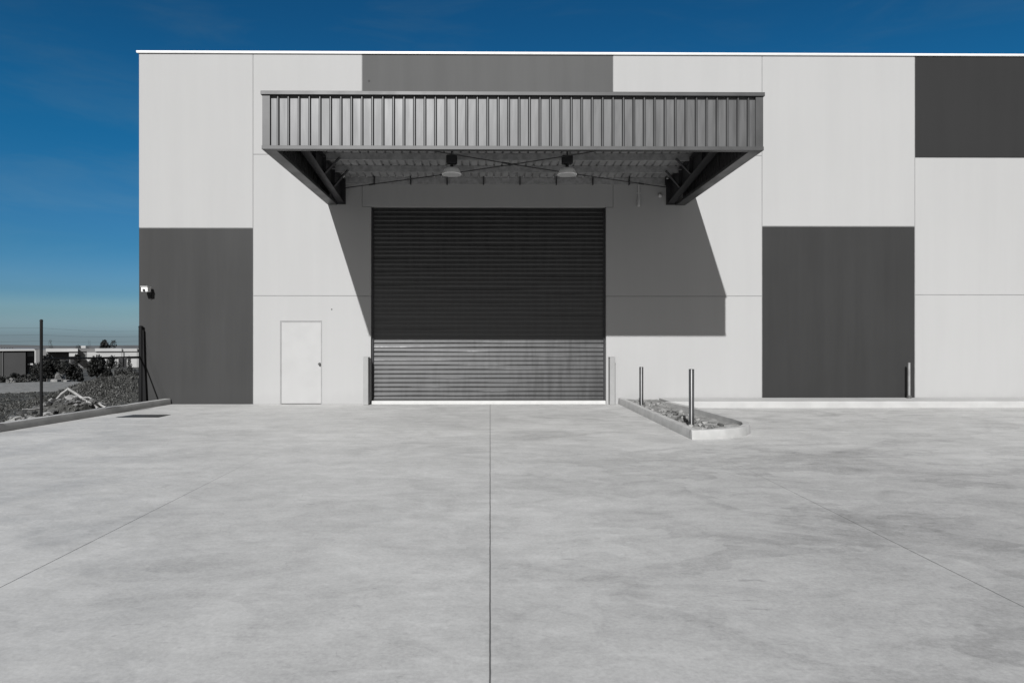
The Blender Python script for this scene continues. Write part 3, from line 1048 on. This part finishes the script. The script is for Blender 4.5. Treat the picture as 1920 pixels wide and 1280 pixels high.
for k in range(420):
    u = random.uniform(20, 200)
    Y = random.uniform(13.3, 16.2)
    x = sx(u, Y)
    if x > kerb_x(Y) - .22:
        continue
    r = random.choice((.02, .03, .045, .07))
    rock(bm, (x, Y, max(terrain_z(x, Y), berm_z(x, Y) if Y > 13.2 else -9) + r * .3), r, k * .37, 1, .7)
setting('rubble', bm, M['rubble_mix'], 'small dark rubble heaped behind the kerb', 'rubble', kind='stuff')
# soil berm that the rubble lies on
bm = B()
n1, n2 = 16, 30
g2 = [[bm.verts.new((kerb_x(13.2 + j * .12) - .19 - i * .12, 13.2 + j * .12, berm_z(kerb_x(13.2 + j * .12) - .19 - i * .12, 13.2 + j * .12))) for i in range(n1)] for j in range(n2)]
for j in range(n2 - 1):
    for i in range(n1 - 1):
        bm.faces.new((g2[j][i], g2[j][i + 1], g2[j + 1][i + 1], g2[j + 1][i]))
bmesh.ops.recalc_face_normals(bm, faces=bm.faces[:])
setting('spoil_heap', bm, M['mound'], 'low dark heap of spoil under the rubble', 'heap', kind='structure', smooth=True)

def blades(bm, x, y, z, n, h, spread, w=.012):
    for k in range(n):
        a = random.uniform(0, 2 * PI)
        r = random.uniform(0, spread)
        bx_, by_ = x + r * math.cos(a), y + r * math.sin(a)
        hh = h * random.uniform(.5, 1.2)
        lean = Vector((random.uniform(-.5, .5), random.uniform(-.5, .5), 1)).normalized() * hh
        t = random.uniform(0, PI)
        s = Vector((math.cos(t), math.sin(t), 0)) * w
        p = Vector((bx_, by_, z - .02))
        m_ = p + lean * .55 + Vector((0, 0, hh * .08))
        v = [bm.verts.new(q) for q in (p - s, p + s, m_ + s * .8, m_ - s * .8, p + lean + Vector((lean.x * .5, lean.y * .5, -hh * .15)))]
        bm.faces.new((v[0], v[1], v[2], v[3])); bm.faces.new((v[3], v[2], v[4]))
bm = B()
for k in range(1500):
    Y = random.uniform(12.2, 25.5)
    u = random.uniform(-60, 262)
    x = sx(u, Y)
    if x > kerb_x(min(Y, 17.3)) - .25 or (u > 95 and Y < 16.5 and random.random() < .6):
        continue
    q = ((x + 11.85) / 1.05) ** 2 + ((Y - 21.6) / 3.0) ** 2
    if q < 1.6:
        continue
    blades(bm, x, Y, terrain_z(x, Y), 7, .06, .16, .008 + Y * .0004)
setting('grass', bm, M['grassblade'], 'short rough grass between kerb and gravel track', 'grass', kind='stuff')
bm = B()
for k in range(2600):
    x = random.gauss(-11.5, .8); Y = random.gauss(20.2, 1.7)
    if x > -8.95 or (Y < 17.6 and x > kerb_x(17) - .8):
        continue
    blades(bm, x, Y, terrain_z(x, Y), 5, .085, .12, .011)
for k in range(260):
    Y = random.uniform(13.4, 16.8); x = kerb_x(Y) - random.uniform(.25, 1.7)
    blades(bm, x, Y, max(terrain_z(x, Y), berm_z(x, Y)), 5, .09, .10, .008)
setting('weeds', bm, M['weed'], 'matted grey weeds covering the spoil mound', 'weeds', kind='stuff')

# ------------------------------------------------------------------ trees and shrubs in the field
def leaves(bm, c, rad, n, size, seed, squash=(1, 1, 1), hollow=.45):
    rnd = random.Random(seed)
    lobes = [(Vector((rnd.gauss(0, .42), rnd.gauss(0, .42), rnd.gauss(0, .38))), rnd.uniform(.35, .62)) for _ in range(9)]
    for k in range(n):
        lc, lr = lobes[rnd.randrange(len(lobes))]
        d = Vector((rnd.gauss(0, 1), rnd.gauss(0, 1), rnd.gauss(0, 1))).normalized()
        q = lc + d * lr * (hollow + (1 - hollow) * rnd.random() ** .5)
        p = Vector((c[0] + q.x * rad * squash[0], c[1] + q.y * rad * squash[1], c[2] + q.z * rad * squash[2]))
        a = Vector((rnd.gauss(0, 1), rnd.gauss(0, 1), rnd.gauss(0, .8))).normalized()
        b = a.cross(Vector((rnd.gauss(0, 1), rnd.gauss(0, 1), rnd.gauss(0, 1)))).normalized()
        s = size * rnd.uniform(.6, 1.5)
        v = [bm.verts.new(p + a * s), bm.verts.new(p + b * s * .5), bm.verts.new(p - a * s), bm.verts.new(p - b * s * .5)]
        bm.faces.new(v)

def tree(u, v_top, v_base, Y, width_px, label, mat='leaf_dark', n=1300, name='tree', group='dark trees beyond the gravel track', cat='tree', lift=.12, squash_top=1.0, on_ground=True):
    x = sx(u, Y)
    gz = terrain_z(x, Y)
    zt = sz(u, v_top, Y)
    zb = gz
    h = zt - zb
    w = width_px * Y / FPX
    t = thing(name, label, cat, (x, Y, zb), group)
    bm = B()
    rnd = random.Random(int(u * 7 + Y))
    tr = max(.04, h * .022)
    top = Vector((x + rnd.uniform(-.1, .1) * w, Y, zb + h * .62))
    tube(bm, [(x, Y, zb - .1), (x + rnd.uniform(-.03, .03) * w, Y, zb + h * .3), top], [tr, tr * .8, tr * .3], 7)
    for k in range(7):
        a = k * 2.4 + rnd.random()
        s = Vector((x, Y, zb + h * rnd.uniform(.18, .45)))
        e = s + Vector((math.cos(a) * w * .38, math.sin(a) * w * .38, h * rnd.uniform(.15, .4)))
        tube(bm, [s, (s + e) / 2 + Vector((0, 0, h * .04)), e], [tr * .5, tr * .35, tr * .12], 5)
    obj('trunk', bm, M['bark'], t)
    bm = B()
    leaves(bm, (x, Y, zb + h * (.5 + lift * .5)), 1.0, int(n * 1.7), max(.05, .06 * w), int(u + Y * 3), (w * .5, w * .5, h * (.5 - lift * .35)))
    obj('crown', bm, M[mat], t)

tree(88, 664, 717, 44, 42, 'broad dark tree just past the thin fence post')
tree(72, 671, 717, 46, 30, 'smaller dark tree half hidden behind the thin fence post')
tree(105, 662, 700, 58, 30, 'grey topped tree under the white roof line behind the dark trees', 'leaf_mid')
tree(139, 667, 716, 44, 30, 'upright dark tree between the pale mound and the gravel gap', 'leaf_dark', 1500)
tree(181, 661, 713, 42, 38, 'tallest dense dark tree behind the weedy mound', 'leaf_dark', 1800)
tree(202, 677, 706, 42, 22, 'low dark tree leaning out beside the tallest tree')
tree(222, 674, 693, 70, 20, 'small grey tree before the white loading doors', 'leaf_mid', 700)
tree(245, 672, 697, 66, 15, 'slim small tree before the white wall by the fence end post', 'leaf_dark', 700)
tree(57, 698, 718, 40, 26, 'low dark bush between the far dark shed and the fence post', 'leaf_dark', 700, 'bush', 'low bushes in the field', 'bush', 0)
tree(28, 696, 716, 42, 16, 'small dark bush in front of the far dark shed', 'leaf_dark', 600, 'bush', 'low bushes in the field', 'bush', 0)
tree(8, 703, 724, 38, 34, 'wide grey bush at the gravel edge below the far dark shed', 'leaf_mid', 700, 'bush', 'low bushes in the field', 'bush', 0)
tree(44, 708, 724, 38, 30, 'grey bush at the gravel edge beside the pale block', 'leaf_mid', 700, 'bush', 'low bushes in the field', 'bush', 0)
tree(226, 690, 712, 38, 34, 'wide grey bush behind the crest of the weedy mound', 'leaf_mid', 900, 'bush', 'low bushes in the field', 'bush', 0)
tree(250, 692, 716, 36, 26, 'grey bush behind the fence end post', 'leaf_mid', 800, 'bush', 'low bushes in the field', 'bush', 0)
tree(200, 633, 660, 240, 25, 'tall round topped tree rising above the long white roof', 'leaf_dark', 700, 'tree', 'trees behind the white building')
tree(147, 646.5, 660, 230, 13, 'low dark tree top showing over the white roof', 'leaf_dark', 300, 'tree', 'trees behind the white building')
tree(165, 644, 660, 235, 10, 'small dark tree top beside the rooftop box', 'leaf_dark', 300, 'tree', 'trees behind the white building')
tree(97, 642, 660, 230, 9, 'thin pointed tree top over the white roof near the fence post', 'leaf_dark', 250, 'tree', 'trees behind the white building')

# ------------------------------------------------------------------ pale things lying in the field
def lump(name, u, v, Y, r, mat, label, cat, flat=.7, st=(1, 1)):
    x = sx(u, Y)
    gz = terrain_z(x, Y)
    bm = B()
    rock(bm, (x, Y, gz + r * flat * .45), r, u * .13, 3, flat, st)
    o = obj(name, bm, mat, None, (x, Y, gz))
    tag(o, label, cat)
lump('boulder', 114, 692, 50, .42, M['stone_mid'], 'pale rounded boulder between the broad and the upright dark trees', 'boulder', 1.4)
lump('boulder', 19, 717, 36.5, .17, M['stone_mid'], 'pale boulder at the far gravel edge in front of a grey bush', 'boulder', 1.0)
for u0, u1, v, Y, lb in ((93, 108, 707, 41, 'long pale concrete block lying below the boulder'), (117, 126, 706, 41.5, 'short pale concrete block lying below the boulder')):
    x0, x1 = sx(u0, Y), sx(u1, Y)
    gz = terrain_z((x0 + x1) / 2, Y)
    bm = B()
    prism_y(bm, [(x0, gz - .05), (x1, gz - .05), (x1 - .04, gz + .3), (x0 + .05, gz + .32)], Y, Y + .4, .02)
    o = obj('concrete_block', bm, M['stone'], None, ((x0 + x1) / 2, Y, gz))
    tag(o, lb, 'block', 'concrete blocks in the field')

# ------------------------------------------------------------------ far buildings
class Far:
    """a building square-on to its bearing u0 at range D; u, v survey bearings -> its own metres"""
    def __init__(s, name, u0, D, label):
        s.a = math.atan(sx(u0, 1.0)); s.D = D
        x, y = D * math.sin(s.a), D * math.cos(s.a)
        s.g = terrain_z(x, y)
        s.t = thing(name, label, 'warehouse' if 'warehouse' in name else 'shed', (x, y, s.g))
        s.t.rotation_euler.z = -s.a
    def x(s, u):
        return s.D * math.tan(math.atan(sx(u, 1.0)) - s.a)
    def z(s, u, v):
        b = math.atan(sx(u, 1.0))
        return CAM_H + (640 - v) / FPX * s.D / math.cos(b - s.a) * math.cos(b)
    def box(s, name, u0, u1, v0, v1, y0, y1, mat, parent=None):
        um = (max(u0, 0) + min(u1, 300)) / 2
        bm = B()
        off = s.t.location
        zb = s.g - .6 if v1 is None else s.z(um, v1)
        box(bm, s.x(u0) + off.x, s.x(u1) + off.x, y0 + off.y, y1 + off.y, zb, s.z(um, v0))
        return obj(name, bm, M[mat], parent or s.t)

f = Far('shed', 24, 132, 'low dark shed with a flat pale roof edge beyond the field')
f.box('wall', -170, 48, 657.5, None, 0, 14, 'far_dark')
f.box('wall', 48.05, 65, 657.5, None, 1.2, 14, 'far_dark')
f.box('roof', -171, 66, 655, 657.4, -.3, 14.3, 'far_white')
f.box('door', 50.5, 63.5, 671, None, 1.1, 1.19, 'far_black')
f.box('window', 51, 63, 660, 668, 1.1, 1.19, 'far_grey')
f.box('loading_dock', 52, 62, 681, 684, .6, 1.05, 'far_white')
f.box('downpipe', 4.6, 5.4, 657.9, None, -.12, -.01, 'far_grey')

f = Far('far_warehouse', 168, 190, 'long low white warehouse with stepped parapet beyond the dark trees')
f.box('wall', 66, 86, 655.5, None, 2, 30, 'far_grey')
f.box('wall', 86.02, 163, 659.2, None, 1.5, 30, 'far_grey')
f.box('wall', 163.02, 268, 658.9, None, 0, 30, 'far_white')
f.box('wall', 268.02, 430, 658.9, None, 1, 30, 'far_white')
f.box('parapet', 86, 146, 653.2, 659.0, -.4, 4, 'far_white')
f.box('parapet', 146.1, 178, 653.6, 658.7, 1.0, 4, 'far_grey')
f.box('parapet', 178.1, 228, 653.0, 658.4, -.4, 4, 'far_white')
f.box('parapet', 228.6, 430, 653.2, 658.4, -.3, 4, 'far_white')
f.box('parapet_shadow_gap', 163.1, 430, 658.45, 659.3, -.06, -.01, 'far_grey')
f.box('recess', 89, 128, 660.5, None, 1.35, 1.44, 'far_black')
f.box('recess', 146.5, 162.5, 659.5, 676, 1.3, 1.44, 'far_grey')
f.box('awning', 130, 146, 661.5, 667.5, -2.5, 1.4, 'far_white')
for u0, u1, v0, y0 in ((131.5, 145, 668.5, 1.35), (187, 195, 674, -.1), (222, 237, 672, -.1)):
    d = f.box('door', u0, u1, v0, None, y0, y0 + .08, 'far_black')
    f.box('door_head', u0 - .3, u1 + .3, v0 - .9, v0 - .1, y0 - .1, y0 + .06, 'far_grey', d)
f.box('wall_band', 163.5, 268, 670, 671.6, -.14, -.02, 'far_dark')
for u in (228.3, 257):
    f.box('downpipe', u - .4, u + .4, 652.8, None, -.62, -.45, 'far_dark')
f.box('rooftop_unit', 151, 160, 648.5, 653.0, 10, 14, 'far_white')
f = Far('far_warehouse', 10, 245, 'distant pale warehouse roof showing over the dark shed')
f.box('wall', -150, 78, 654.4, None, 0, 30, 'far_white')
f.box('roof', -151, 79, 653.3, 654.3, -.4, 30.4, 'far_grey')
for k in range(5):
    f.box('roof_vent', 2 + k * 5.1, 4.5 + k * 5.1, 651.8, 653.2, 4, 6, 'far_dark')

# dry plain between the buildings and the ridge, colour paled to imitate haze
bm = B()
prev = None
for i in range(73):
    a = R(85 + i * 1.6)
    row = [bm.verts.new((r * math.cos(a), r * math.sin(a), lerp_tab(PROFILE, r) + .6 + .3 * noise.noise(Vector((i * .3, r * .01, 0))))) for r in (300, 500, 800, 1300, 2100, 3400)]
    if prev:
        for k in range(5):
            bm.faces.new((prev[k], prev[k + 1], row[k + 1], row[k]))
    prev = row
bmesh.ops.recalc_face_normals(bm, faces=bm.faces[:])
setting('plain', bm, M['hazed_plain'], 'dry plain in haze-paled colour stretching to the horizon', 'plain', smooth=True)

# low wooded ridge on the horizon
bm = B()
prev = None
for i in range(81):
    a = R(100 + i * 1.2)
    d = 4300
    h = -26 + 10 * (noise.noise(Vector((i * .16, 0, 0))) + .6) + 3 * noise.noise(Vector((i * .9, 4, 0)))
    dx, dy = math.cos(a), math.sin(a)
    row = [bm.verts.new((dx * (d - 900), dy * (d - 900), -62)), bm.verts.new((dx * d, dy * d, max(-50, h))), bm.verts.new((dx * (d + 400), dy * (d + 400), -80))]
    if prev:
        for k in range(2):
            bm.faces.new((prev[k], prev[k + 1], row[k + 1], row[k]))
    prev = row
bmesh.ops.recalc_face_normals(bm, faces=bm.faces[:])
setting('hills', bm, M['hazed_plain'], 'faint low grey ridge on the horizon', 'hills', smooth=True)

# ------------------------------------------------------------------ light
SUN = Vector((-1.06, -5.07, 3.36)).normalized()
EL = math.asin(SUN.z)
AZ = math.atan2(SUN.x, SUN.y)               # clockwise from +Y
ld = bpy.data.lights.new('sun', 'SUN')
ld.energy = 4.8
ld.angle = R(.5)
ld.color = (1, .997, .99)
lo = bpy.data.objects.new('sun', ld)
COL.objects.link(lo)
lo.rotation_euler = SUN.to_track_quat('Z', 'Y').to_euler()
lo.location = SUN * 60

w = bpy.data.worlds.new('World')
SC.world = w
w.use_nodes = True
nt = w.node_tree
for n in list(nt.nodes):
    nt.nodes.remove(n)
g = NT(nt)
out = g.n('ShaderNodeOutputWorld')
bg = g.n('ShaderNodeBackground')
nt.links.new(bg.outputs[0], out.inputs[0])
sky = g.n('ShaderNodeTexSky', sky_type='NISHITA')
sky.sun_disc = False
sky.sun_elevation = EL
sky.sun_rotation = AZ
sky.air_density = 1.0
sky.dust_density = 1.0
sky.ozone_density = 3.0
SKY_STRENGTH = .06
bg.inputs[1].default_value = SKY_STRENGTH
D = g.n('ShaderNodeTexCoord').outputs['Generated']
dx, dy, dz = g.sep(D)
nt.links.new(g.comb(dx, dy, g.math('MAXIMUM', dz, .006)), sky.inputs[0])
# clear, deep blue away from the sun: the air colour by height above the horizon
cr = g.n('ShaderNodeValToRGB')
cr.color_ramp.interpolation = 'EASE'
stops = [(.0, (.72, .92, 1.22)), (.0156, (.67, .93, 1.28)), (.04, (.52, .79, 1.05)), (.066, (.33, .64, .93)), (.13, (.185, .56, .82)), (.27, (.075, .53, .78)), (.45, (.07, .45, .67)), (.8, (.22, .45, .6))]
e = cr.color_ramp.elements
while len(e) < len(stops):
    e.new(.5)
for q, (p, c) in zip(e, stops):
    q.position = p; q.color = (*c, 1)
nt.links.new(dz, cr.inputs[0])
blue = g.mix(1.0, sky.outputs[0], cr.outputs[0], 'MULTIPLY')
# thin high veil in places
wv = g.noise(g.scale(D, (1.6, 1.6, 7), rot=(.15, 0, .4)), 2.2, 7, .62, .8)
veil = g.math('MULTIPLY', g.ramp(wv, .46, .74, 0, 1), .13)
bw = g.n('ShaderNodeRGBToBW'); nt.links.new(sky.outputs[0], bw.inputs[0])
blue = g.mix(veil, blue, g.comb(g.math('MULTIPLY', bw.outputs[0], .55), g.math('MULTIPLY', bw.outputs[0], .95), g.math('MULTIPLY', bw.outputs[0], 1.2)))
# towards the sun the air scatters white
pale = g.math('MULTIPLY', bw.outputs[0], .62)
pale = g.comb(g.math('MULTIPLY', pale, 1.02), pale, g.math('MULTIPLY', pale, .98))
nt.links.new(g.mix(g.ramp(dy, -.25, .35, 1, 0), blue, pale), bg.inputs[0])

# ------------------------------------------------------------------ camera and view
cd = bpy.data.cameras.new('camera')
cam = bpy.data.objects.new('camera', cd)
COL.objects.link(cam)
cd.sensor_fit = 'HORIZONTAL'
cd.sensor_width = 36
cd.lens = 36 * FPX / 1920
cd.shift_x = (960 - PPX) / 1920
cd.clip_start = .05
cd.clip_end = 12000
cam.location = (0, 0, CAM_H)
cam.rotation_euler = (R(90), 0, -YAW)
SC.camera = cam
SC.view_settings.view_transform = 'Standard'
SC.view_settings.look = 'None'
SC.view_settings.exposure = 0.44
SC.view_settings.gamma = 1.0
SC.cycles.max_bounces = 8
SC.cycles.use_denoising = True
